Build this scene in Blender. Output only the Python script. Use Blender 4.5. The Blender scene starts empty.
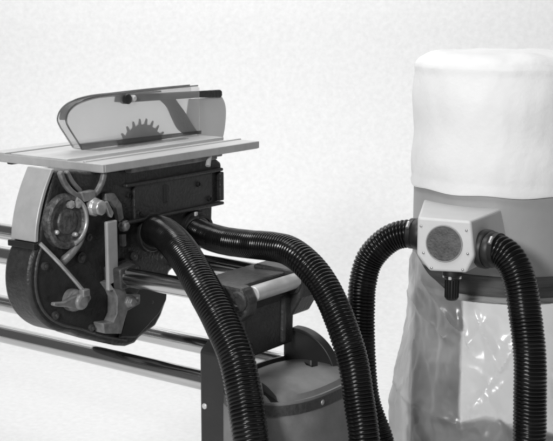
import bpy, bmesh, math, random
from mathutils import Vector, Matrix, noise
random.seed(4)
PI = math.pi
C = bpy.context.scene.collection
S = bpy.context.scene

# ------------------------------------------------------------------ camera, world, lights, exposure
cam = bpy.data.cameras.new("camera")
cam.sensor_width = 36.0
cam.lens = 79.94
cam.clip_end = 100
camo = bpy.data.objects.new("camera", cam)
C.objects.link(camo)
camo.location = (1.814, -1.872, 1.340)
camo.rotation_euler = (math.radians(90 - 10.18), 0, math.radians(36))
S.camera = camo

w = bpy.data.worlds.new("World")
S.world = w
w.use_nodes = True
w.node_tree.nodes["Background"].inputs[0].default_value = (1, 1, 1, 1)
w.node_tree.nodes["Background"].inputs[1].default_value = 0.12


def area(name, loc, target, sx, sy, power):
    l = bpy.data.lights.new(name, 'AREA')
    l.shape = 'RECTANGLE'
    l.size = sx
    l.size_y = sy
    l.energy = power
    o = bpy.data.objects.new(name, l)
    C.objects.link(o)
    o.location = loc
    o.rotation_euler = (Vector(target) - Vector(loc)).to_track_quat('-Z', 'Y').to_euler()
    return o


area("overhead_softbox", (0.1, -0.6, 3.0), (0.25, 0.15, 0.7), 0.7, 0.6, 23)
area("front_softbox", (1.15, -3.1, 2.15), (0.35, 0.2, 0.8), 0.55, 0.55, 86)
area("backdrop_lamp", (-0.9, 1.5, 3.4), (-1.6, 2.6, 0.5), 3.6, 1.0, 80)

S.view_settings.view_transform = 'Standard'
S.view_settings.look = 'None'
S.view_settings.exposure = 0.0
S.view_settings.gamma = 1.0
S.render.engine = 'CYCLES'
S.cycles.filter_width = 2.8
S.cycles.transparent_max_bounces = 24
S.cycles.max_bounces = 10
S.cycles.caustics_reflective = False
S.cycles.caustics_refractive = False


# ------------------------------------------------------------------ materials
def mat(name, v, rough=0.5, metal=0.0, var=0.12, vscale=18.0, bump=0.0, bscale=120.0, stretch=(1, 1, 1), coat=0.0, spec=0.5):
    m = bpy.data.materials.new(name)
    m.use_nodes = True
    nt = m.node_tree
    b = nt.nodes["Principled BSDF"]
    b.inputs["Roughness"].default_value = rough
    b.inputs["Metallic"].default_value = metal
    b.inputs["Coat Weight"].default_value = coat
    b.inputs["Specular IOR Level"].default_value = spec
    tc = nt.nodes.new("ShaderNodeTexCoord")
    mp = nt.nodes.new("ShaderNodeMapping")
    mp.inputs["Scale"].default_value = stretch
    nt.links.new(tc.outputs["Object"], mp.inputs["Vector"])
    n = nt.nodes.new("ShaderNodeTexNoise")
    n.inputs["Scale"].default_value = vscale
    n.inputs["Detail"].default_value = 6
    n.inputs["Roughness"].default_value = 0.6
    nt.links.new(mp.outputs[0], n.inputs["Vector"])
    cr = nt.nodes.new("ShaderNodeValToRGB")
    lo, hi = v * (1 - var), min(1, v * (1 + var))
    cr.color_ramp.elements[0].position = 0.3
    cr.color_ramp.elements[1].position = 0.7
    cr.color_ramp.elements[0].color = (lo, lo, lo, 1)
    cr.color_ramp.elements[1].color = (hi, hi, hi, 1)
    nt.links.new(n.outputs["Fac"], cr.inputs[0])
    nt.links.new(cr.outputs[0], b.inputs["Base Color"])
    if bump > 0:
        n2 = nt.nodes.new("ShaderNodeTexNoise")
        n2.inputs["Scale"].default_value = bscale
        n2.inputs["Detail"].default_value = 4
        nt.links.new(mp.outputs[0], n2.inputs["Vector"])
        bp = nt.nodes.new("ShaderNodeBump")
        bp.inputs["Strength"].default_value = bump
        bp.inputs["Distance"].default_value = 0.004
        nt.links.new(n2.outputs["Fac"], bp.inputs["Height"])
        nt.links.new(bp.outputs[0], b.inputs["Normal"])
    return m


def film(name, v, alpha, rough, varscale=9.0, spread=0.12, gloss=0.12, through=0.5, graze=0.0, blur=0.0):
    """thin clear or milky plastic sheet"""
    m = bpy.data.materials.new(name)
    m.use_nodes = True
    nt = m.node_tree
    nt.nodes.remove(nt.nodes["Principled BSDF"])
    out = nt.nodes["Material Output"]
    tr = nt.nodes.new("ShaderNodeBsdfTransparent")
    tr.inputs[0].default_value = (0.98, 0.98, 0.98, 1)
    di = nt.nodes.new("ShaderNodeBsdfDiffuse")
    di.inputs[0].default_value = (v, v, v, 1)
    tl = nt.nodes.new("ShaderNodeBsdfTranslucent")
    tl.inputs[0].default_value = (v, v, v, 1)
    gl = nt.nodes.new("ShaderNodeBsdfGlossy")
    gl.inputs["Roughness"].default_value = rough
    m1 = nt.nodes.new("ShaderNodeMixShader")
    m1.inputs[0].default_value = through
    nt.links.new(di.outputs[0], m1.inputs[1])
    nt.links.new(tl.outputs[0], m1.inputs[2])
    m2 = nt.nodes.new("ShaderNodeMixShader")
    tc = nt.nodes.new("ShaderNodeTexCoord")
    n = nt.nodes.new("ShaderNodeTexNoise")
    n.inputs["Scale"].default_value = varscale
    n.inputs["Detail"].default_value = 5
    nt.links.new(tc.outputs["Object"], n.inputs["Vector"])
    mr = nt.nodes.new("ShaderNodeMapRange")
    mr.inputs[1].default_value = 0.3
    mr.inputs[2].default_value = 0.7
    mr.inputs[3].default_value = alpha - spread
    mr.inputs[4].default_value = alpha + spread
    nt.links.new(n.outputs["Fac"], mr.inputs[0])
    lw = nt.nodes.new("ShaderNodeLayerWeight")
    lw.inputs["Blend"].default_value = 0.5
    pw = nt.nodes.new("ShaderNodeMath")
    pw.operation = 'POWER'
    pw.inputs[1].default_value = 2.5
    nt.links.new(lw.outputs["Facing"], pw.inputs[0])
    mu = nt.nodes.new("ShaderNodeMath")
    mu.operation = 'MULTIPLY_ADD'
    mu.inputs[1].default_value = graze
    mu.use_clamp = True
    nt.links.new(pw.outputs[0], mu.inputs[0])
    nt.links.new(mr.outputs[0], mu.inputs[2])
    nt.links.new(mu.outputs[0], m2.inputs[0])
    clear = tr.outputs[0]
    if blur > 0:
        rf = nt.nodes.new("ShaderNodeBsdfRefraction")
        rf.inputs["Color"].default_value = (1, 1, 1, 1)
        rf.inputs["Roughness"].default_value = 0.5
        rf.inputs["IOR"].default_value = 1.06
        mb = nt.nodes.new("ShaderNodeMixShader")
        mb.inputs[0].default_value = blur
        nt.links.new(tr.outputs[0], mb.inputs[1])
        nt.links.new(rf.outputs[0], mb.inputs[2])
        clear = mb.outputs[0]
    nt.links.new(clear, m2.inputs[1])
    nt.links.new(m1.outputs[0], m2.inputs[2])
    m3 = nt.nodes.new("ShaderNodeMixShader")
    m3.inputs[0].default_value = gloss
    nt.links.new(m2.outputs[0], m3.inputs[1])
    nt.links.new(gl.outputs[0], m3.inputs[2])
    nt.links.new(m3.outputs[0], out.inputs[0])
    return m


M = dict(
    paper=mat("paper_backdrop", 0.83, 0.9, var=0.05, vscale=48, bump=0.05, bscale=300),
    cast=mat("dark_cast_iron", 0.026, 0.42, var=0.3, vscale=60, bump=0.5, bscale=130),
    cast2=mat("grey_cast_iron", 0.045, 0.45, var=0.3, vscale=60, bump=0.5, bscale=130),
    grime=mat("worn_grey_casting", 0.19, 0.45, metal=0.15, var=0.4, vscale=40, bump=0.3, bscale=140),
    pale=mat("pale_plated_steel", 0.42, 0.36, metal=0.45, var=0.22, vscale=45, bump=0.12),
    black=mat("black_metal", 0.012, 0.45, var=0.2),
    lid=mat("grey_enamel", 0.19, 0.5, var=0.2, vscale=16, bump=0.12, bscale=200),
    legm=mat("dark_enamel", 0.022, 0.45, var=0.2, vscale=14, bump=0.1, bscale=200),
    alu=mat("brushed_aluminium", 0.45, 0.42, metal=0.25, var=0.1, vscale=30, bump=0.06, bscale=90),
    table=mat("ground_table_metal", 0.54, 0.45, metal=0.25, var=0.2, vscale=16, bump=0.05, bscale=120, stretch=(1, 0.12, 1)),
    edge=mat("table_edge_metal", 0.46, 0.5, metal=0.2, var=0.1, vscale=30, bump=0.06, bscale=120),
    chrome=mat("polished_steel", 0.6, 0.17, metal=1.0, var=0.08, vscale=30, stretch=(0.2, 1, 1)),
    steel=mat("worn_steel", 0.42, 0.35, metal=0.7, var=0.25, vscale=60, bump=0.1),
    satin=mat("satin_roller_steel", 0.62, 0.4, metal=0.25, var=0.08, vscale=40),
    blade=mat("saw_blade_steel", 0.10, 0.4, metal=0.4, var=0.2, vscale=40),
    hose=mat("black_hose_plastic", 0.005, 0.22, var=0.2, vscale=40, spec=0.3),
    cloth=mat("white_filter_cloth", 0.84, 0.95, var=0.03, vscale=14, bump=0.28, bscale=75),
    drum=mat("grey_drum_paint", 0.34, 0.5, var=0.07, vscale=10, bump=0.05, bscale=200),
    rough=mat("embossed_dial_metal", 0.09, 0.45, metal=0.2, var=0.7, vscale=70, bump=1.0, bscale=110),
    drum_band=mat("dark_mottled_band", 0.075, 0.4, var=0.7, vscale=5, bump=0.2, bscale=30, stretch=(1, 1, 9)),
    box=mat("pale_intake_paint", 0.62, 0.4, var=0.04, vscale=20, bump=0.04, bscale=300),
    badge=mat("textured_grey_badge", 0.10, 0.55, var=0.4, vscale=60, bump=0.8, bscale=260),
    ring=mat("dark_badge_ring", 0.3, 0.4, var=0.1),
    post=mat("dark_post_paint", 0.05, 0.5, var=0.15, vscale=12),
    dust=mat("brown_sawdust", 0.07, 1.0, var=0.4, vscale=60, bump=0.8, bscale=90),
    acrylic=film("clear_acrylic", 0.80, 0.20, 0.42, 5, 0.03, 0.05),
    smoke=film("smoked_acrylic_edge", 0.12, 0.6, 0.1, 12, 0.12, 0.06),
    fin=film("milky_acrylic", 0.66, 0.86, 0.3, 8, 0.05, 0.05),
    bag=film("milky_bag_plastic", 0.92, 0.30, 0.27, 9, 0.12, 0.065, 0.25, 0.6, 0.7),
)


# ------------------------------------------------------------------ mesh helpers
def obj(name, bm, m, parent=None, smooth=False, bevel=0.0, segs=2):
    me = bpy.data.meshes.new(name)
    bmesh.ops.recalc_face_normals(bm, faces=bm.faces)
    bm.to_mesh(me)
    bm.free()
    me.materials.append(M[m])
    o = bpy.data.objects.new(name, me)
    C.objects.link(o)
    if smooth:
        for p in me.polygons:
            p.use_smooth = True
        try:
            me.set_sharp_from_angle(angle=math.radians(42))
        except Exception:
            pass
    if bevel:
        md = o.modifiers.new("edge", 'BEVEL')
        md.width = bevel
        md.segments = segs
        md.limit_method = 'ANGLE'
        md.angle_limit = math.radians(35)
    if parent is not None:
        o.parent = parent
        off = parent.location.copy() if parent.type == 'EMPTY' else Vector((0, 0, 0))
        o.matrix_parent_inverse = Matrix.Translation(-off)
    return o


def thing(name, label, cat, loc=(0, 0, 0), group=None):
    o = bpy.data.objects.new(name, None)
    o.empty_display_size = 0.1
    C.objects.link(o)
    o.location = loc
    o["label"] = label
    o["category"] = cat
    if group:
        o["group"] = group
    return o


def hexa(bm, P):
    v = [bm.verts.new(p) for p in P]
    for f in ((0, 1, 2, 3), (4, 5, 6, 7), (0, 1, 5, 4), (1, 2, 6, 5), (2, 3, 7, 6), (3, 0, 4, 7)):
        bm.faces.new([v[i] for i in f])


def bx(bm, x0, x1, y0, y1, z0, z1):
    hexa(bm, [(x0, y0, z0), (x1, y0, z0), (x1, y1, z0), (x0, y1, z0), (x0, y0, z1), (x1, y0, z1), (x1, y1, z1), (x0, y1, z1)])
    return bm


def prism_x(bm, poly, x0, x1):
    """polygon of (y, z) extruded along x"""
    a = [bm.verts.new((x0, y, z)) for y, z in poly]
    b = [bm.verts.new((x1, y, z)) for y, z in poly]
    bm.faces.new(a)
    bm.faces.new(b)
    n = len(poly)
    for i in range(n):
        bm.faces.new((a[i], a[(i + 1) % n], b[(i + 1) % n], b[i]))
    return bm


def prism_y(bm, poly, y0, y1):
    a = [bm.verts.new((x, y0, z)) for x, z in poly]
    b = [bm.verts.new((x, y1, z)) for x, z in poly]
    bm.faces.new(a)
    bm.faces.new(b)
    n = len(poly)
    for i in range(n):
        bm.faces.new((a[i], a[(i + 1) % n], b[(i + 1) % n], b[i]))
    return bm


def frame(d):
    d = Vector(d).normalized()
    h = Vector((0, 0, 1)) if abs(d.z) < 0.9 else Vector((1, 0, 0))
    u = d.cross(h).normalized()
    return d, u, u.cross(d).normalized()


def rev(bm, p, d, prof, seg=32, cap=True):
    """profile of (distance along d, radius) turned about the axis p, d"""
    d, u, v = frame(d)
    p = Vector(p)
    rings = []
    for t, r in prof:
        rings.append([bm.verts.new(p + d * t + (u * math.cos(2 * PI * k / seg) + v * math.sin(2 * PI * k / seg)) * r) for k in range(seg)])
    for a, b in zip(rings, rings[1:]):
        for k in range(seg):
            bm.faces.new((a[k], a[(k + 1) % seg], b[(k + 1) % seg], b[k]))
    if cap:
        bm.faces.new(rings[0])
        bm.faces.new(rings[-1])
    return bm


def cyl(bm, p, q, r, seg=28, r2=None, ch=0.12):
    p, q = Vector(p), Vector(q)
    L = (q - p).length
    r2 = r if r2 is None else r2
    c = min(r * ch, L * 0.2)
    return rev(bm, p, q - p, [(0, r - c), (c, r), (L - c, r2), (L, r2 - c)], seg)


def spline(P, n):
    P = [Vector(p) for p in P]
    P = [P[0] * 2 - P[1]] + P + [P[-1] * 2 - P[-2]]
    out = []
    for i in range(1, len(P) - 2):
        a, b, c, d = P[i - 1:i + 3]
        # centripetal catmull-rom
        t0 = 0
        t1 = t0 + max(1e-4, (b - a).length ** 0.5)
        t2 = t1 + max(1e-4, (c - b).length ** 0.5)
        t3 = t2 + max(1e-4, (d - c).length ** 0.5)
        for k in range(n):
            t = t1 + (t2 - t1) * k / n
            A1 = a * ((t1 - t) / (t1 - t0)) + b * ((t - t0) / (t1 - t0))
            A2 = b * ((t2 - t) / (t2 - t1)) + c * ((t - t1) / (t2 - t1))
            A3 = c * ((t3 - t) / (t3 - t2)) + d * ((t - t2) / (t3 - t2))
            B1 = A1 * ((t2 - t) / (t2 - t0)) + A2 * ((t - t0) / (t2 - t0))
            B2 = A2 * ((t3 - t) / (t3 - t1)) + A3 * ((t - t1) / (t3 - t1))
            out.append(B1 * ((t2 - t) / (t2 - t1)) + B2 * ((t - t1) / (t2 - t1)))
    out.append(P[-2])
    return out


def resample(pts, step):
    acc = [0]
    for a, b in zip(pts, pts[1:]):
        acc.append(acc[-1] + (b - a).length)
    L = acc[-1]
    n = max(2, int(L / step))
    res, j = [], 0
    for i in range(n + 1):
        s = L * i / n
        while j < len(acc) - 2 and acc[j + 1] < s:
            j += 1
        t = (s - acc[j]) / max(1e-9, acc[j + 1] - acc[j])
        res.append((pts[j].lerp(pts[j + 1], t), s))
    return res


def sweep(bm, P, radius, step, seg=24, n=24):
    """tube along a smooth path; radius is a number or a function of arc length"""
    R = resample(spline(P, n), step)
    tang = []
    for i in range(len(R)):
        a = R[max(0, i - 1)][0]
        b = R[min(len(R) - 1, i + 1)][0]
        tang.append((b - a).normalized())
    _, u, _ = frame(tang[0])
    rings = []
    for (p, s), t in zip(R, tang):
        u = (u - t * u.dot(t)).normalized()
        v = t.cross(u)
        r = radius(s) if callable(radius) else radius
        rings.append([bm.verts.new(p + (u * math.cos(2 * PI * k / seg) + v * math.sin(2 * PI * k / seg)) * r) for k in range(seg)])
    for a, b in zip(rings, rings[1:]):
        for k in range(seg):
            bm.faces.new((a[k], a[(k + 1) % seg], b[(k + 1) % seg], b[k]))
    bm.faces.new(rings[0])
    bm.faces.new(rings[-1])
    return bm


def sphere(bm, c, rx, ry, rz, seg=20):
    rr = bmesh.ops.create_uvsphere(bm, u_segments=seg, v_segments=seg // 2, radius=1)
    for v in rr['verts']:
        v.co = Vector((v.co.x * rx + c[0], v.co.y * ry + c[1], v.co.z * rz + c[2]))
    return bm


B = bmesh.new

# ------------------------------------------------------------------ setting: seamless studio paper
bm = B()
fh = Vector((-0.588, 0.809, 0))           # away from the camera
rt = Vector((0.809, 0.588, 0))
prof = [(-4.5, 0), (-2, 0), (0, 0)]
for k in range(1, 13):
    a = k / 12 * PI / 2
    prof.append((1.2 * math.sin(a), 1.2 - 1.2 * math.cos(a)))
prof += [(1.2, 2.2), (1.2, 4.2)]
o0 = Vector((0.1, 0.6, 0)) + fh * 1.5
rows = []
for s, z in prof:
    rows.append([bm.verts.new(o0 + fh * s + rt * t + Vector((0, 0, z))) for t in (-4.5, -2, 0, 2, 4.5)])
for a, b in zip(rows, rows[1:]):
    for k in range(4):
        bm.faces.new((a[k], a[k + 1], b[k + 1], b[k]))
bd = obj("backdrop", bm, "paper", smooth=True)
bd["kind"] = "structure"
bd["label"] = "seamless pale paper studio backdrop sweeping down to the floor"

# ------------------------------------------------------------------ the saw
YF, YR, ZW, ZB, RT = 0.048, 0.254, 0.746, 0.552, 0.021
saw = thing("table_saw", "dark cast table saw on steel tubes with pale metal table and clear blade guard", "table saw", (0.3, 0.1, 0))

# tubes
for y in (YF, YR):
    obj("way_tube", cyl(B(), (-1.15, y, ZW), (0.30, y, ZW), RT, 40, ch=0.08), "chrome", saw, smooth=True)
for y in (YF, YR):
    obj("bench_tube", cyl(B(), (-1.15, y, ZB), (0.30, y, ZB), RT, 40, ch=0.08), "chrome", saw, smooth=True)

# leg at the near end
bm = B()
prism_x(bm, [(0.018, 0.0), (0.085, 0.0), (0.085, 0.64), (0.062, 0.655), (0.018, 0.627)], 0.243, 0.338)
leg = obj("leg", bm, "legm", saw, bevel=0.006)
obj("screw", rev(B(), (0.257, 0.0185, 0.509), (0, -1, 0), [(0, 0.006), (0.003, 0.006), (0.005, 0.003)], 16), "satin", leg, smooth=True)

# end casting that holds the way tubes
bm = B()
prism_y(bm, [(0.25, 0.618), (0.335, 0.612), (0.338, 0.715), (0.325, 0.742), (0.25, 0.748)], 0.052, 0.226)
bx(bm, 0.318, 0.344, 0.176, 0.190, 0.62, 0.725)
ec = obj("end_casting", bm, "cast2", saw, bevel=0.006)
obj("top_plate", bx(B(), 0.215, 0.322, 0.066, 0.236, 0.7485, 0.768), "cast2", ec, bevel=0.005)
for y in (YF, YR):
    bm = B()
    s = 0.0 if y == YF else 0.004
    prism_y(bm, [(0.235, 0.70 - s), (0.335, 0.694 - s * 6), (0.362, 0.715), (0.366, 0.745), (0.350, 0.772), (0.235, 0.776)],
            y - (0.024 if y == YF else 0.042), y + (0.012 if y == YF else 0.034))
    br = obj("tube_clamp", bm, "cast2", ec, bevel=0.007)
    yy = y - 0.024 if y == YF else y - 0.042
    obj("end_cap", rev(B(), (0.343, yy, 0.744), (0, -1, 0), [(0, 0.021), (0.004, 0.021), (0.007, 0.018), (0.007, 0.010), (0.004, 0.008), (0.004, 0.0005)], 28), "cast2", br, smooth=True)
obj("tie_bar", cyl(B(), (0.348, 0.062, 0.752), (0.348, 0.214, 0.752), 0.0165, 32), "satin", ec, smooth=True)

# bulging base cover beside the leg
def plan(k, n, cx, cy, rx, ry, e=2.5):
    a = 2 * PI * k / n
    c, s = math.cos(a), math.sin(a)
    return cx + rx * math.copysign(abs(c) ** (2 / e), c), cy + ry * math.copysign(abs(s) ** (2 / e), s)


def hood(y, x):
    """raised lip round the back of the lid"""
    t = max(0.0, min(1.0, (0.43 - x) / 0.08))
    return 0.012 * t * t * (3 - 2 * t)


def dome(s):
    return 0.558 + 0.025 * (1 - s * s)


bm = B()
N = 96
cx_, cy_, rx_, ry_ = 0.392, 0.142, 0.106, 0.166
rings = []
for (sc, z, h) in ((1.0, 0.02, 0), (1.03, 0.30, 0), (1.02, 0.528, 0), (1.0, 0.532, 0), (1.0, 0.556, 0), (0.995, 0.56, 1), (0.955, 0.56, 1), (0.93, 0.5535, 0), (0.90, 0.5575, 0), (0.85, dome(0.80), 0), (0.65, dome(0.62), 0), (0.4, dome(0.4), 0), (0.2, dome(0.2), 0), (0.05, dome(0), 0)):
    ring = []
    for k in range(N):
        x, y = plan(k, N, cx_, cy_, rx_ * sc, ry_ * sc)
        x = max(x, 0.262 + 0.0005 * len(rings) * (1 if len(rings) > 5 else 0))
        front = max(0.0, min(1, (x - 0.42) / 0.04))
        ring.append(bm.verts.new((x, y, z + (hood(y, x) * (1 - front) if h else 0))))
    rings.append(ring)
for a, b in zip(rings, rings[1:]):
    for k in range(N):
        bm.faces.new((a[k], a[(k + 1) % N], b[(k + 1) % N], b[k]))
bm.faces.new(rings[0])
bm.faces.new(rings[-1])
bc = obj("base_cover", bm, "lid", saw, smooth=True)
# dark rim band
bm = B()
ra, rb, rc_, rd = [], [], [], []
for k in range(N):
    x, y = plan(k, N, cx_, cy_, rx_ * 1.014, ry_ * 1.014)
    x = max(x, 0.259)
    ra.append(bm.verts.new((x, y, 0.5335)))
    rb.append(bm.verts.new((x, y, 0.5545)))
    x, y = plan(k, N, cx_, cy_, rx_ * 0.99, ry_ * 0.99)
    x = max(x, 0.264)
    rc_.append(bm.verts.new((x, y, 0.5545)))
    rd.append(bm.verts.new((x, y, 0.5335)))
for k in range(N):
    j = (k + 1) % N
    bm.faces.new((ra[k], ra[j], rb[j], rb[k]))
    bm.faces.new((rb[k], rb[j], rc_[j], rc_[k]))
    bm.faces.new((rc_[k], rc_[j], rd[j], rd[k]))
    bm.faces.new((rd[k], rd[j], ra[j], ra[k]))
obj("rim_band", bm, "cast2", bc, smooth=True)
nrm = Vector((0.97, 0.2, 0)).normalized()
obj("screw", rev(B(), (0.4965, 0.098, 0.543), nrm, [(-0.004, 0.0058), (0.002, 0.0058), (0.0035, 0.0035)], 16), "pale", bc, smooth=True)
# vent openings sunk into the lid


def pocket(target, name, poly, z0):
    """cut an opening with the outline poly through the lid down to z0 and floor it with black for the shaded depth"""
    b = B()
    lo = [b.verts.new((x, y, z0)) for x, y in poly]
    hi = [b.verts.new((x, y, 0.66)) for x, y in poly]
    b.faces.new(lo)
    b.faces.new(hi)
    n = len(poly)
    for i in range(n):
        b.faces.new((lo[i], lo[(i + 1) % n], hi[(i + 1) % n], hi[i]))
    c = obj("cutter", b, "black")
    md = target.modifiers.new("vent", 'BOOLEAN')
    md.operation = 'DIFFERENCE'
    md.solver = 'EXACT'
    md.object = c
    dg = bpy.context.evaluated_depsgraph_get()
    me = bpy.data.meshes.new_from_object(target.evaluated_get(dg))
    target.modifiers.clear()
    target.data = me
    bpy.data.objects.remove(c)
    b = B()
    cx0, cy0 = sum(p[0] for p in poly) / n, sum(p[1] for p in poly) / n
    lo = [b.verts.new((cx0 + (x - cx0) * 0.97, cy0 + (y - cy0) * 0.97, z0 + 0.0005)) for x, y in poly]
    hi = [b.verts.new((cx0 + (x - cx0) * 0.97, cy0 + (y - cy0) * 0.97, z0 + 0.003)) for x, y in poly]
    b.faces.new(lo)
    b.faces.new(hi)
    for i in range(n):
        b.faces.new((lo[i], lo[(i + 1) % n], hi[(i + 1) % n], hi[i]))
    obj(name, b, "black", target)  # black floor puts the shade inside the opening into colour


pocket(bc, "vent", [(0.380, 0.050), (0.400, 0.040), (0.458, 0.006), (0.440, 0.002), (0.418, 0.006)], 0.556)
pocket(bc, "vent", [(0.370, 0.214), (0.372, 0.236), (0.382, 0.244), (0.402, 0.230), (0.416, 0.200), (0.414, 0.182), (0.396, 0.186)], 0.560)
pocket(bc, "vent", [(0.308, 0.232), (0.314, 0.230), (0.336, 0.254), (0.344, 0.268), (0.340, 0.274), (0.330, 0.270), (0.314, 0.250)], 0.546)
# round plate standing behind the cover
bm = B()
arc = [(0.335 + 0.102 * math.cos(math.radians(d)), 0.532 + 0.104 * math.sin(math.radians(d))) for d in range(-10, 101, 4)]
prism_y(bm, arc + [(0.300, 0.634), (0.300, 0.50)], 0.238, 0.252)
arc2 = [(0.335 + 0.108 * math.cos(math.radians(d)), 0.532 + 0.110 * math.sin(math.radians(d))) for d in range(-8, 99, 4)]
arc3 = [(0.335 + 0.1015 * math.cos(math.radians(d)), 0.532 + 0.1035 * math.sin(math.radians(d))) for d in range(-8, 99, 4)]
prism_y(bm, arc2 + arc3[::-1], 0.231, 0.257)
obj("round_guard", bm, "legm", saw, smooth=True, bevel=0.0015)

# headstock: main housing
XF = -0.03
facep = [(0.0, 0.9785), (-0.060, 0.990), (-0.112, 0.994), (-0.132, 0.945), (-0.154, 0.890)]
facep += [(p.y, p.z) for p in spline([(0, -0.163, 0.850), (0, -0.184, 0.818), (0, -0.193, 0.767), (0, -0.184, 0.720), (0, -0.160, 0.684), (0, -0.120, 0.655), (0, -0.075, 0.640)], 6)]
facep += [(-0.055, 0.628), (0.011, 0.599), (0.060, 0.580), (0.092, 0.571), (0.120, 0.572), (0.137, 0.582), (0.192, 0.598), (0.212, 0.618),
          (0.232, 0.651), (0.242, 0.715), (0.300, 0.742), (0.373, 0.752), (0.402, 0.801), (0.405, 0.852), (0.440, 0.857), (0.441, 0.952), (0.415, 0.968)]
hs = obj("headstock", prism_x(B(), facep, -0.105, XF), "cast", saw, smooth=True, bevel=0.007)
# pale curved cover on the upper left rim
bm = B()
outer = spline([(0, -0.117, 0.998), (0, -0.141, 0.955), (0, -0.157, 0.915), (0, -0.166, 0.880), (0, -0.169, 0.853)], 6)
inner = [Vector((0, p.y + 0.006, p.z)) for p in outer]
poly = [(p.y - 0.004, p.z) for p in outer] + [(p.y - 0.001, p.z) for p in reversed(inner)]
prism_x(bm, poly, -0.101, -0.029)
obj("curved_cover", bm, "alu", hs, smooth=True, bevel=0.0015)
# dark seam block beneath the cover
obj("seam_strip", bx(B(), -0.107, -0.028, -0.178, -0.166, 0.838, 0.851), "black", hs, bevel=0.002)
# raised rib that follows the belly, and cast bosses
bm = B()
rp_ = spline([(XF + 0.001, -0.152, 0.845), (XF + 0.001, -0.168, 0.815), (XF + 0.001, -0.176, 0.768), (XF + 0.001, -0.168, 0.726), (XF + 0.001, -0.146, 0.694), (XF + 0.001, -0.110, 0.668), (XF + 0.001, -0.05, 0.644), (XF + 0.001, 0.02, 0.612), (XF + 0.001, 0.09, 0.588)], 4)
sweep(bm, rp_, 0.0035, 0.006, 8, 2)
for y, z, q in ((-0.150, 0.800, 0.009), (-0.125, 0.690, 0.009), (-0.02, 0.640, 0.008), (-0.045, 0.800, 0.012), (-0.02, 0.84, 0.008), (0.17, 0.66, 0.010), (0.12, 0.775, 0.010), (0.23, 0.78, 0.009)):
    rev(bm, (XF, y, z), (1, 0, 0), [(-0.001, q), (0.005, q), (0.006, q * 0.8), (0.006, q * 0.45), (0.010, q * 0.42), (0.011, q * 0.2)], 14)
obj("cast_ribs", bm, "cast2", hs, smooth=True)
# rim flange and back belly
bm = B()
prism_x(bm, [(0.12, 0.858), (0.395, 0.858), (0.395, 0.935), (0.12, 0.94)], XF - 0.001, XF + 0.008)
bx(bm, XF, XF + 0.016, 0.08, 0.43, 0.852, 0.860)
bx(bm, XF, XF + 0.014, 0.09, 0.43, 0.934, 0.942)
bx(bm, XF, XF + 0.014, 0.418, 0.432, 0.862, 0.932)
rp = obj("raised_panel", bm, "cast", hs, bevel=0.003)
for y, z in ((0.107, 0.915), (0.339, 0.912), (0.13, 0.872), (0.38, 0.872)):
    obj("bolt", rev(B(), (XF + (0.008 if y > 0.12 else 0), y, z), (1, 0, 0), [(0, 0.007), (0.004, 0.007), (0.006, 0.004), (0.003, 0.0035), (0.003, 0.0003)], 6), "black", rp)
obj("panel_slot", bx(B(), XF + 0.007, XF + 0.0105, 0.217, 0.229, 0.884, 0.925), "black", rp, bevel=0.003)
# dark belly plate below
bm = B()
prism_x(bm, [(0.06, 0.60), (0.118, 0.588), (0.195, 0.628), (0.220, 0.655), (0.228, 0.715), (0.10, 0.70)], XF - 0.001, XF + 0.010)
obj("belly_plate", bm, "black", hs, bevel=0.004)
# hose ports
for y, z in ((0.177, 0.822), (0.329, 0.805)):
    pt = obj("hose_port", rev(B(), (XF, y, z), (1, 0, 0), [(-0.002, 0.046), (0.010, 0.046), (0.013, 0.043), (0.013, 0.037), (0.034, 0.036), (0.034, 0.030), (0.0, 0.029)], 36), "black", hs, smooth=True)
    if y > 0.3:
        obj("tab", bx(B(), XF + 0.013, XF + 0.019, y - 0.012, y - 0.003, z + 0.016, z + 0.044), "satin", pt, bevel=0.002)
# speed dial
dl = obj("speed_dial", rev(B(), (XF, -0.092, 0.886), (1, 0, 0), [(-0.002, 0.058), (0.014, 0.058), (0.018, 0.054), (0.018, 0.046), (0.012, 0.043), (0.012, 0.028), (0.015, 0.026), (0.016, 0.020), (0.016, 0.001)], 40), "rough", hs, smooth=True)
bm = B()
# bright arc on the dial's right half
pts = [(XF + 0.019, -0.092 + 0.050 * math.cos(a), 0.886 + 0.050 * math.sin(a)) for a in [math.radians(d) for d in range(-75, 66, 10)]]
sweep(bm, pts, 0.0045, 0.004, 10, 4)
obj("dial_ring", bm, "pale", dl, smooth=True)
for d, rr, q in ((78, 0.036, 0.009), (52, 0.044, 0.010), (205, 0.040, 0.005), (300, 0.034, 0.005)):
    a = math.radians(d)
    obj("dial_stud", rev(B(), (XF + 0.012, -0.092 + rr * math.cos(a), 0.886 + rr * math.sin(a)), (1, 0, 0), [(0, q), (0.008, q), (0.011, q * 0.6), (0.012, q * 0.1)], 8), "pale", hs, smooth=True)
# feed lever with wing handle
bm = B()
sweep(bm, [(XF + 0.006, -0.164, 0.850), (XF + 0.022, -0.135, 0.812), (XF + 0.030, -0.100, 0.770), (XF + 0.034, -0.072, 0.736)], 0.0042, 0.01, 12, 6)
lv = obj("feed_lever", bm, "pale", hs, smooth=True)
bm = B()
prism_x(bm, [(-0.158, 0.722), (-0.155, 0.728), (-0.128, 0.7235), (-0.100, 0.730), (-0.072, 0.731), (-0.050, 0.722), (-0.049, 0.715), (-0.066, 0.702), (-0.092, 0.700), (-0.120, 0.711), (-0.150, 0.7185)], XF + 0.022, XF + 0.034)
rev(bm, (XF, -0.080, 0.715), (1, 0, 0), [(0, 0.024), (0.018, 0.024), (0.022, 0.019), (0.038, 0.017), (0.042, 0.013), (0.042, 0.002)], 24)
bx(bm, XF + 0.028, XF + 0.044, -0.082, -0.062, 0.725, 0.741)
obj("wing_handle", bm, "grime", lv, smooth=True, bevel=0.0025)
bm = B()
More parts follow.
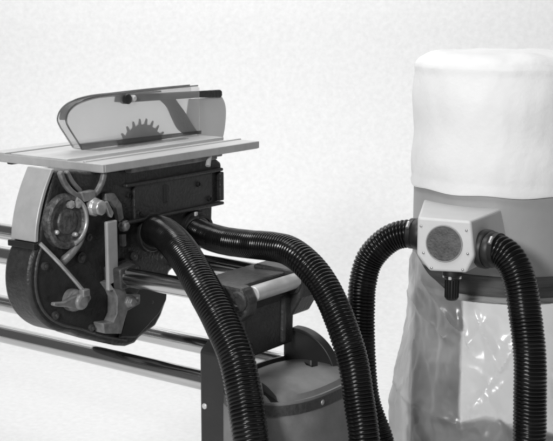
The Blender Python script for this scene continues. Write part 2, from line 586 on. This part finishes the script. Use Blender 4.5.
sweep(bm, [(XF, -0.098, 0.800), (XF + 0.012, -0.086, 0.815), (XF + 0.016, -0.060, 0.838), (XF + 0.012, -0.046, 0.852)], lambda s: 0.010 - 0.004 * min(1, s / 0.06), 0.005, 14, 6)
obj("clamp_knob", bm, "grime", hs, smooth=True)
# vertical scale bar and lower bracket
bar = obj("scale_bar", bx(B(), XF + 0.02, XF + 0.030, 0.008, 0.040, 0.720, 0.872), "alu", hs, bevel=0.003)
bm = B()
prism_x(bm, [(0.010, 0.736), (0.035, 0.740), (0.054, 0.728), (0.064, 0.703), (0.108, 0.693), (0.106, 0.672), (0.066, 0.664), (0.054, 0.640), (0.044, 0.617), (-0.008, 0.629), (-0.012, 0.652), (0.020, 0.648), (0.032, 0.664), (0.034, 0.700), (0.026, 0.716)], XF, XF + 0.030)
rev(bm, (XF + 0.028, 0.070, 0.685), (1, 0, 0), [(0, 0.015), (0.008, 0.015), (0.010, 0.011), (0.016, 0.011), (0.018, 0.008)], 6)
rev(bm, (XF + 0.028, 0.096, 0.683), (1, 0, 0), [(0, 0.007), (0.006, 0.007), (0.008, 0.004)], 14)
obj("lower_bracket", bm, "grime", hs, smooth=True, bevel=0.003)
bm = B()
prism_x(bm, [(0.058, 0.700), (0.050, 0.765), (0.090, 0.776), (0.128, 0.752), (0.130, 0.700), (0.118, 0.688)], XF, XF + 0.012)
prism_x(bm, [(0.024, 0.722), (0.022, 0.768), (0.074, 0.772), (0.078, 0.722)], XF, XF + 0.052)
obj("tube_lock", bm, "cast2", hs, smooth=True, bevel=0.004)
# small casting lumps left of the port
bm = B()
prism_x(bm, [(0.022, 0.930), (0.050, 0.928), (0.072, 0.902), (0.078, 0.868), (0.064, 0.862), (0.056, 0.893), (0.040, 0.910), (0.024, 0.914)], XF, XF + 0.014)
rev(bm, (XF, 0.085, 0.850), (1, 0, 0), [(0, 0.014), (0.012, 0.014), (0.014, 0.010), (0.018, 0.009), (0.019, 0.004)], 6)
bx(bm, XF, XF + 0.012, 0.074, 0.086, 0.805, 0.832)
obj("casting_lugs", bm, "grime", hs, smooth=True, bevel=0.002)

# table trunnion (yoke below the table)
def band(path, wdt):
    pts = spline([(0, y, z) for y, z in path], 6)
    L_, R_ = [], []
    for i in range(len(pts)):
        t = (pts[min(i + 1, len(pts) - 1)] - pts[max(i - 1, 0)]).normalized()
        n = Vector((0, -t.z, t.y)) * wdt / 2
        L_.append(((pts[i] + n).y, (pts[i] + n).z))
        R_.append(((pts[i] - n).y, (pts[i] - n).z))
    return L_ + R_[::-1]


bm = B()
prism_x(bm, band([(-0.111, 0.993), (-0.098, 0.967), (-0.072, 0.942), (-0.040, 0.929), (-0.010, 0.934), (0.009, 0.953), (0.020, 0.977)], 0.011), XF + 0.008, XF + 0.020)
prism_x(bm, band([(-0.086, 0.990), (-0.070, 0.966), (-0.046, 0.943)], 0.010), XF + 0.0, XF + 0.012)
prism_x(bm, [(-0.060, 0.944), (-0.018, 0.944), (-0.014, 0.924), (-0.050, 0.922)], XF + 0.006, XF + 0.023)
bx(bm, XF - 0.05, XF + 0.02, 0.10, 0.40, 0.966, 0.980)
bx(bm, XF - 0.20, XF - 0.06, 0.38, 0.52, 0.955, 0.980)
tn = obj("table_trunnion", bm, "grime", saw, smooth=True, bevel=0.003)
bm = B()
rev(bm, (XF + 0.012, -0.020, 0.908), (1, 0, 0), [(0, 0.021), (0.012, 0.021), (0.016, 0.017), (0.030, 0.017), (0.033, 0.013), (0.033, 0.002)], 8)
prism_x(bm, [(0.000, 0.916), (0.008, 0.918), (0.026, 0.890), (0.020, 0.880), (0.012, 0.884)], XF + 0.026, XF + 0.034)
obj("tilt_knob", bm, "pale", tn, smooth=True, bevel=0.002)
obj("bolt", cyl(B(), (-0.004, 0.355, 0.955), (-0.012, 0.372, 0.982), 0.006, 14), "satin", tn, smooth=True)

# saw table: slab with two mitre slots, apron edge and insert
bm = B()
ZT = 1.0
xs = [-0.350, -0.306, -0.286, -0.128, -0.108, -0.060, -0.052, 0.0]
depths = [0, 0.008, 0, 0, 0.008, 0, 0.003]
prof = [(xs[0], ZT - 0.022)]
for i in range(len(xs) - 1):
    if i == 3:
        pass
    d = depths[i]
    prof += [(xs[i], ZT - d), (xs[i + 1], ZT - d)]
prof += [(xs[-1], ZT - 0.022)]
clean = [prof[0]]
for p in prof[1:]:
    if p != clean[-1]:
        clean.append(p)
prism_y(bm, clean, 0.0, 0.547)
tb = obj("saw_table", bm, "table", saw, bevel=0.0012)
bm = B()
bx(bm, -0.352, 0.0015, -0.002, 0.004, 0.9795, 0.9965)
bx(bm, -0.004, 0.0025, 0.004, 0.549, 0.9795, 0.9965)
obj("edge_strip", bm, "edge", tb, bevel=0.001)
obj("table_insert", bx(B(), -0.240, -0.150, 0.15, 0.46, 0.9995, 1.0015), "steel", tb, bevel=0.0008)
bm = B()
bx(bm, -0.335, -0.318, 0.03, 0.06, 0.968, 0.9805)
obj("bolt", bm, "black", tb, bevel=0.003)

# saw blade
bm = B()
NT = 26
cy, cz, R0 = 0.338, 0.957, 0.088
ringo = []
for k in range(NT):
    a = 2 * PI * k / NT
    for da, rr in ((0.0, R0), (0.05, R0 + 0.013), (0.085, R0 + 0.011), (0.10, R0 - 0.002)):
        ringo.append((cy + rr * math.cos(-a - da), cz + rr * math.sin(-a - da)))
prism_x(bm, ringo, -0.1975, -0.1945)
obj("saw_blade", bm, "blade", saw)

# blade guard
gp = [(0.119, 1.006), (0.098, 1.034)] + [(p.y, p.z) for p in spline([(0, 0.080, 1.060), (0, 0.073, 1.074), (0, 0.080, 1.091), (0, 0.103, 1.108), (0, 0.159, 1.1205), (0, 0.265, 1.124)], 5)] + [ (0.353, 1.127), (0.535, 1.127), (0.542, 1.120), (0.542, 1.004)]
XA, XB = -0.182, -0.212
bm = B()
prism_x(bm, gp, XA - 0.003, XA)
prism_x(bm, gp, XB, XB + 0.003)
gd = obj("blade_guard", bm, "acrylic", saw)
# dark bridging strip round nose and along the top
bm = B()
top = spline([(0, 0.0775, 1.078), (0, 0.083, 1.092), (0, 0.104, 1.107), (0, 0.160, 1.1195), (0, 0.265, 1.1215), (0, 0.40, 1.122)], 8)
low = [Vector((0, p.y + 0.002, p.z - 0.004)) for p in top]
poly = [(p.y, p.z) for p in top] + [(p.y, p.z) for p in reversed(low)]
prism_x(bm, poly, XB + 0.0035, XA - 0.0035)
obj("nose_strip", bm, "smoke", gd, smooth=True)
bm = B()
low_ = [(0.119, 1.006), (0.0775, 1.066), (0.0775, 1.076), (0.0815, 1.076), (0.0815, 1.068), (0.124, 1.006)]
prism_x(bm, low_, XB + 0.0035, XA - 0.0035)
obj("nose_panel", bm, "acrylic", gd)
for xx in (XA, XB):
    bm = B()
    sweep(bm, [(xx - 0.0015 if xx == XA else xx + 0.0015, y, z) for y, z in [(0.121, 1.008), (0.099, 1.036), (0.0805, 1.060), (0.0745, 1.074), (0.081, 1.091), (0.104, 1.1075), (0.159, 1.120), (0.265, 1.1238), (0.40, 1.126), (0.538, 1.1268)]], 0.0019, 0.004, 8, 8)
    obj("guard_edge", bm, "smoke", gd, smooth=True)
# bottom skirt of the guard
bm = B()
prism_x(bm, [(0.118, 1.0035), (0.545, 1.0035), (0.545, 1.012), (0.11, 1.018)], XA + 0.0005, XA + 0.003)
obj("guard_skirt", bm, "smoke", gd)
# dark arm along the top and its bolt
bm = B()
prism_x(bm, [(0.255, 1.119), (0.250, 1.103), (0.285, 1.100), (0.542, 1.095), (0.642, 1.089), (0.648, 1.095), (0.647, 1.106), (0.640, 1.110), (0.542, 1.112)], -0.203, -0.191)
ar = obj("guard_arm", bm, "cast", gd, bevel=0.002)
bm = B()
rev(bm, (-0.1815, 0.270, 1.110), (1, 0, 0), [(-0.012, 0.012), (0.008, 0.012), (0.011, 0.008)], 20)
obj("knob", bm, "black", ar, smooth=True)
obj("rivet", rev(B(), (-0.1815, 0.292, 1.110), (1, 0, 0), [(-0.012, 0.008), (0.006, 0.008), (0.009, 0.005)], 18), "satin", ar, smooth=True)
# curved splitter plate
spl = [(p.y, p.z) for p in spline([(0, 0.405, 1.098), (0, 0.430, 1.080), (0, 0.448, 1.052), (0, 0.470, 1.022), (0, 0.500, 1.003)], 6)]
spl += [(p.y, p.z) for p in spline([(0, 0.552, 1.003), (0, 0.530, 1.025), (0, 0.500, 1.060), (0, 0.475, 1.085), (0, 0.462, 1.098)], 6)]
obj("splitter", prism_x(B(), spl, -0.1965, -0.1935), "cast2", gd)
# pale rear fin
fn = [(0.500, 1.004), (0.520, 1.093), (0.655, 1.090)] + [(p.y, p.z) for p in spline([(0, 0.655, 1.090), (0, 0.666, 1.075), (0, 0.671, 1.055), (0, 0.670, 1.030), (0, 0.664, 1.000), (0, 0.655, 0.975)], 6)[1:]] + [(0.552, 0.975), (0.552, 1.004)]
obj("rear_fin", prism_x(B(), fn, -0.2005, -0.1985), "fin", gd)

# ------------------------------------------------------------------ dust collector
AX = Vector((0.601, 0.700, 0))
RD = 0.2135
dc = thing("dust_collector", "grey drum dust collector under a white cloth filter bag, with clear plastic bag below", "dust collector", AX)
bm = B()
rev(bm, AX + Vector((0, 0, 0.690)), (0, 0, 1), [(0, RD - 0.004), (0.002, RD), (0.004, RD + 0.003), (0.014, RD + 0.003), (0.017, RD), (0.235, RD), (0.260, RD - 0.004)], 96)
dr = obj("drum", bm, "drum", dc, smooth=True)

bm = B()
rev(bm, AX + Vector((0, 0, 0.706)), (0, 0, 1), [(0, RD + 0.0005), (0.001, RD + 0.0025), (0.044, RD + 0.0025), (0.046, RD + 0.0005)], 96, cap=False)  # dark mottled band round the lower drum
obj("drum_band", bm, "drum_band", dr, smooth=True)
# cloth filter bag
bm = B()
NA = 144
prof = [(RD + 0.0015, 0.926), (RD + 0.0065, 0.9255), (RD + 0.0075, 0.931), (RD + 0.0045, 0.944)]
for k in range(1, 22):
    prof.append((RD + 0.005 + 0.002 * math.sin(k * 0.5), 0.944 + (1.186 - 0.944) * k / 21))
for a in range(1, 19):
    t = a / 18 * PI / 2
    c_, s_ = math.cos(t) ** 0.75, math.sin(t) ** 0.75
    prof.append((RD - 0.085 + 0.090 * c_, 1.186 + 0.040 * s_))
prof += [(0.10, 1.2275), (0.06, 1.2285), (0.012, 1.229)]
rings = []
for r, z in prof:
    ring = []
    for k in range(NA):
        a = 2 * PI * k / NA
        f = min(1.0, max(0.0, (z - 0.93) / 0.04))
        q = Vector((math.cos(a) * 2.2, math.sin(a) * 2.2, z * 5))
        dr_ = (noise.noise(q * 1.3) * 0.0045 + noise.noise(q * 3.7 + Vector((7, 1, 2))) * 0.0022) * f
        dz = 0
        if z > 1.186:
            dz = noise.noise(Vector((math.cos(a) * 3 * r / 0.2, math.sin(a) * 3 * r / 0.2, 4))) * 0.006 * min(1.0, (z - 1.186) / 0.03)
        hem = 0.002 * math.sin(a * 9 + 1) if z < 0.935 else 0
        ring.append(bm.verts.new((AX.x + math.cos(a) * (r + dr_), AX.y + math.sin(a) * (r + dr_), z + dz + hem)))
    rings.append(ring)
for a, b in zip(rings, rings[1:]):
    for k in range(NA):
        bm.faces.new((a[k], a[(k + 1) % NA], b[(k + 1) % NA], b[k]))
bm.faces.new(rings[-1])
obj("filter_bag", bm, "cloth", dc, smooth=True)

# intake box: six-sided front face, flaring back to the drum
P0 = Vector((0.586, 0.313, 0))
D = Vector((0.9789, 0.2047, 0))
NRM = Vector((0.2047, -0.9789, 0))         # out of the front face


def fr(s, z, out=0.0):
    return P0 + D * s + NRM * out + Vector((0, 0, z))


front = [(0.0, 0.9), (0.112, 0.9), (0.1205, 0.828), (0.105, 0.792), (0.028, 0.789), (0.0, 0.820)]
BL, BR = Vector((0.472, 0.545, 0)), Vector((0.676, 0.560, 0))
bm = B()
va = [bm.verts.new(fr(s, z)) for s, z in front]
vb = []
for s, z in front:
    t = s / 0.112
    p = BL.lerp(BR, t)
    vb.append(bm.verts.new((p.x, p.y, z)))
bm.faces.new(va)
bm.faces.new(vb)
for i in range(6):
    j = (i + 1) % 6
    bm.faces.new((va[i], va[j], vb[j], vb[i]))
ib = obj("intake_box", bm, "box", dc, smooth=False, bevel=0.005, segs=3)
bm = B()
rev(bm, fr(0.0575, 0.849, -0.002), NRM, [(0, 0.037), (0.0035, 0.037), (0.0045, 0.036), (0.0045, 0.001)], 48)
bdg = obj("round_badge", bm, "badge", ib, smooth=True)
bm = B()
pts = [fr(0.0575 + 0.0375 * math.cos(a), 0.849 + 0.0375 * math.sin(a), 0.0015) for a in [2 * PI * k / 24 for k in range(25)]]
sweep(bm, pts, 0.0014, 0.004, 8, 3)
obj("badge_rim", bm, "ring", bdg, smooth=True)
for s, z in ((0.0075, 0.882), (0.1035, 0.880), (0.014, 0.826), (0.1075, 0.832), (0.032, 0.796), (0.098, 0.798)):
    obj("screw", rev(B(), fr(s, z, -0.001), NRM, [(0, 0.0028), (0.002, 0.0028), (0.003, 0.0015)], 12), "steel", ib, smooth=True)
# clean-out plug hanging under the box
cpos = fr(0.068, 0.789, -0.028)
bm = B()
rev(bm, cpos, (0, 0, -1), [(-0.004, 0.020), (0.004, 0.021), (0.010, 0.021), (0.012, 0.018), (0.016, 0.017), (0.018, 0.014), (0.060, 0.0135), (0.063, 0.011)], 32)
pl = obj("outlet_plug", bm, "black", ib, smooth=True)
for k in range(4):
    a = PI / 4 + k * PI / 2 - 0.55
    q = cpos + Vector((math.cos(a) * 0.0165, math.sin(a) * 0.0165, -0.006))
    obj("bolt", cyl(B(), q + Vector((0, 0, 0.012)), q + Vector((0, 0, -0.011)), 0.0036, 10), "satin", pl, smooth=True)
bm = B()
for k in range(14):
    a = 2 * PI * k / 14
    q = cpos + Vector((math.cos(a) * 0.0135, math.sin(a) * 0.0135, 0))
    cyl(bm, q + Vector((0, 0, -0.020)), q + Vector((0, 0, -0.058)), 0.0016, 8)
obj("plug_ribs", bm, "hose", pl, smooth=True)
# ports
RN = Vector((0.93, -0.16, 0)).normalized()
LN = Vector((-0.90, -0.12, 0)).normalized()
PR = Vector((0.692, 0.390, 0.835))
PL = Vector((0.552, 0.447, 0.838))
for p, n in ((PR, RN), (PL, LN)):
    obj("hose_port", rev(B(), p - n * 0.02, n, [(0, 0.036), (0.026, 0.037), (0.029, 0.041), (0.040, 0.041), (0.044, 0.038), (0.044, 0.03)], 36), "black", ib, smooth=True)

# support post seen through the plastic bag
cdir = Vector((0.588, -0.809, 0))
pc = Vector((0.490, 0.588, 0))
bm = B()
hw, hd = 0.055, 0.03
vs = []
for z in (0.02, 0.690):
    for a, b in ((-hw, -hd), (hw, -hd), (hw, hd), (-hw, hd)):
        q = pc + rt * a - cdir * b
        vs.append((q.x, q.y, z))
hexa(bm, vs)
obj("support_post", bm, "post", dc, bevel=0.006)

# plastic collection bag
bm = B()
NA, NZ = 300, 190
left = math.atan2(-0.588, -0.809)          # direction of the left silhouette
facing = math.atan2(-0.809, 0.588)         # towards the camera


def adiff(a, b):
    return (a - b + PI) % (2 * PI) - PI


def crease(a, z, a0, z0, a1, z1, width, amp):
    """a sharp fold from (a0, z0) to (a1, z1), angles measured from the facing side, + to the right"""
    x = adiff(a, facing)
    dx, dz = (a1 - a0) * 0.22, z1 - z0
    L2 = dx * dx + dz * dz
    px, pz = (x - a0) * 0.22, z - z0
    t = max(0, min(1, (px * dx + pz * dz) / L2))
    d = math.hypot(px - dx * t, pz - dz * t)
    return amp * math.exp(-(d / (width * 1.1)) ** 0.95)


folds = [(-0.50, 0.69, -0.20, 0.555, 0.009, 0.024), (0.16, 0.69, -0.42, 0.47, 0.008, 0.022), (-0.20, 0.555, 0.10, 0.69, 0.008, 0.020), (0.05, 0.69, -0.30, 0.53, 0.006, 0.012),
         (-1.15, 0.72, -0.62, 0.635, 0.007, 0.018), (-1.45, 0.68, -0.78, 0.605, 0.008, 0.018), (-0.66, 0.67, -0.50, 0.600, 0.006, 0.020), (-0.50, 0.60, -0.36, 0.655, 0.006, 0.016),
         (-1.5, 0.46, -0.55, 0.425, 0.007, 0.014), (-0.9, 0.62, -0.82, 0.44, 0.012, -0.012), (0.4, 0.69, 0.15, 0.36, 0.010, 0.018), (-1.2, 0.6, -1.3, 0.42, 0.01, 0.012),
         (-0.3, 0.5, 0.1, 0.30, 0.012, 0.014), (0.7, 0.69, 0.75, 0.4, 0.010, 0.016), (-0.78, 0.665, -0.60, 0.628, 0.005, 0.018), (-0.45, 0.45, 0.0, 0.56, 0.010, 0.012)]
rings = []
for i in range(NZ + 1):
    t = i / NZ
    ring = []
    for k in range(NA):
        a = 2 * PI * k / NA
        x = adiff(a, facing)
        up = max(0.0, math.exp(-((x + 1.35) / 0.42) ** 2))
        ztop = 0.696 + 0.075 * up + 0.004 * math.sin(a * 13)
        z = ztop + (0.03 - ztop) * t
        g = max(0.0, min(1.0, (0.64 - z) / 0.26))
        g = g * g * (3 - 2 * g)
        r = RD + 0.0075 + 0.040 * g
        if z < 0.12:
            r *= 0.86 + 0.14 * math.sqrt(max(0, (z - 0.0) / 0.12))
        fr_ = min(1.0, max(0.15, (ztop - z) / 0.06))
        q = Vector((math.cos(a) * 2.0, math.sin(a) * 2.0, z * 6))
        dd = abs(noise.noise(q * 1.6)) * 0.012 - abs(noise.noise(q * 3.3 + Vector((3, 1, 8)))) * 0.007 - abs(noise.noise(q * 7 + Vector((1, 5, 2)))) * 0.0025
        dd += 0.003 * math.sin(a * 34 + 2 * noise.noise(q)) * math.exp(-(ztop - z) / 0.05)
        for f in folds:
            dd += 0.5 * crease(a, z, *f)
        r += dd * fr_
        ring.append(bm.verts.new((AX.x + math.cos(a) * r, AX.y + math.sin(a) * r, z)))
    rings.append(ring)
for a, b in zip(rings, rings[1:]):
    for k in range(NA):
        bm.faces.new((a[k], a[(k + 1) % NA], b[(k + 1) % NA], b[k]))
obj("collection_bag", bm, "bag", dc, smooth=True)

# sawdust lying in the bag
bm = B()
prev = None
NS = 72
rings = []
for r in (0.02, 0.05, 0.08, 0.11, 0.14, 0.17, 0.195, 0.212):
    ring = []
    for k in range(NS):
        a = 2 * PI * k / NS
        x, y = AX.x + r * math.cos(a), AX.y + r * math.sin(a)
        z = 0.340 - 0.07 * (r / 0.2) ** 1.5 + 0.035 * noise.noise(Vector((x * 12, y * 12, 3)))
        ring.append(bm.verts.new((x, y, z)))
    rings.append(ring)
ring = [bm.verts.new((AX.x + 0.20 * math.cos(2 * PI * k / NS), AX.y + 0.20 * math.sin(2 * PI * k / NS), 0.035)) for k in range(NS)]
rings.append(ring)
for a, b in zip(rings, rings[1:]):
    for k in range(NS):
        bm.faces.new((a[k], a[(k + 1) % NS], b[(k + 1) % NS], b[k]))
bm.faces.new(rings[0])
bm.faces.new(rings[-1])
sd = obj("sawdust", bm, "dust", smooth=True)
sd["kind"] = "stuff"
sd["label"] = "dark sawdust collected in the bottom of the clear plastic bag"
sd["category"] = "sawdust"

# ------------------------------------------------------------------ hoses
PITCH = 0.0076


def rib(r):
    def f(s):
        p = ((s + 0.0022 * noise.noise(Vector((s * 9, r * 90, 1)))) / PITCH) % 1.0
        k = 1 + 0.14 * noise.noise(Vector((math.floor(s / PITCH) * 0.37, r * 50, 5)))
        return r - 0.0031 + 0.0031 * k * (math.sin(PI * p) ** 0.7) + 0.0007 * noise.noise(Vector((s * 14, 2, r * 70)))
    return f


def hose(label, pts, r, cuff_at, clip=False):
    o = obj("dust_hose", sweep(B(), pts, rib(r), PITCH / 7, 36, 20), "hose", smooth=True)
    for p in o.data.polygons:
        p.use_smooth = True
    o["label"] = label
    o["category"] = "hose"
    o["group"] = "black ribbed dust hoses"
    # smooth cuff at the mouth
    a, b = cuff_at
    a, b = Vector(a), Vector(b)
    d = (b - a).normalized()
    obj("hose_cuff", rev(B(), a, d, [(0, r - 0.004), (0, r + 0.0025), (0.004, r + 0.004), (0.020, r + 0.004), (0.024, r + 0.001), (0.024, r - 0.004)], 32), "black", o, smooth=True)
    if clip:
        n = d.cross(Vector((0, 0, 1))).normalized()
        if n.dot(Vector((0.59, -0.81, 0))) < 0:
            n = -n
        k = (n * 0.75 + Vector((0, 0, 0.66))).normalized()
        c = a + d * 0.029
        cb = obj("hose_clip", rev(B(), c, d, [(-0.005, r - 0.002), (-0.005, r + 0.0022), (0.005, r + 0.0022), (0.005, r - 0.002)], 36, cap=False), "black", o, smooth=True)
        q = c + k * (r + 0.004)
        t = k.cross(d).normalized()
        obj("screw", cyl(B(), q - t * 0.008, q + t * 0.008, 0.0042, 12), "pale", cb, smooth=True)
    return o


H1 = [(-0.026, 0.177, 0.822), (0.028, 0.146, 0.834), (0.096, 0.107, 0.828), (0.172, 0.058, 0.812), (0.232, 0.021, 0.788), (0.289, -0.008, 0.754), (0.338, -0.030, 0.718), (0.401, -0.061, 0.659),
      (0.436, -0.081, 0.594), (0.470, -0.105, 0.516), (0.505, -0.120, 0.400), (0.525, -0.12, 0.22), (0.56, -0.13, 0.09), (0.66, -0.16, 0.04), (0.82, -0.24, 0.036)]
H2 = [(-0.022, 0.322, 0.805), (0.035, 0.295, 0.803), (0.128, 0.251, 0.807), (0.222, 0.221, 0.815), (0.296, 0.201, 0.822), (0.348, 0.188, 0.822), (0.399, 0.172, 0.808), (0.446, 0.162, 0.778), (0.486, 0.150, 0.736), (0.525, 0.135, 0.681),
      (0.550, 0.128, 0.627), (0.573, 0.116, 0.553), (0.594, 0.103, 0.481), (0.61, 0.09, 0.30), (0.65, 0.06, 0.12), (0.74, 0.02, 0.04), (0.92, -0.05, 0.036)]
H3 = [(0.530, 0.447, 0.836), (0.508, 0.445, 0.836), (0.484, 0.440, 0.834), (0.458, 0.432, 0.825), (0.432, 0.421, 0.803), (0.410, 0.410, 0.769), (0.404, 0.394, 0.716), (0.410, 0.380, 0.663), (0.417, 0.369, 0.618), (0.428, 0.355, 0.573),
      (0.452, 0.337, 0.474), (0.496, 0.326, 0.392), (0.56, 0.29, 0.25), (0.63, 0.25, 0.11), (0.72, 0.20, 0.04), (0.92, 0.12, 0.036)]
H4 = [(0.704, 0.389, 0.835), (0.735, 0.386, 0.836), (0.764, 0.382, 0.820), (0.788, 0.375, 0.783), (0.809, 0.363, 0.716), (0.830, 0.346, 0.634), (0.839, 0.334, 0.551),
      (0.846, 0.324, 0.470), (0.855, 0.31, 0.30), (0.87, 0.29, 0.12), (0.92, 0.26, 0.045), (1.08, 0.20, 0.035)]
hose("black ribbed hose from the saw's nearer port, hanging in front of the dark leg", H1, 0.0360, (H1[0], H1[1]))
hose("black ribbed hose from the saw's farther port, arching over the pale tie bar", H2, 0.0318, (H2[0], H2[1]))
hose("black ribbed hose curving out of the intake box's left side and looping down", H3, 0.0315, (H3[0], H3[1]), True)
hose("black ribbed hose hanging from the intake box's right side before the plastic bag", H4, 0.0335, (H4[0], H4[1]), True)
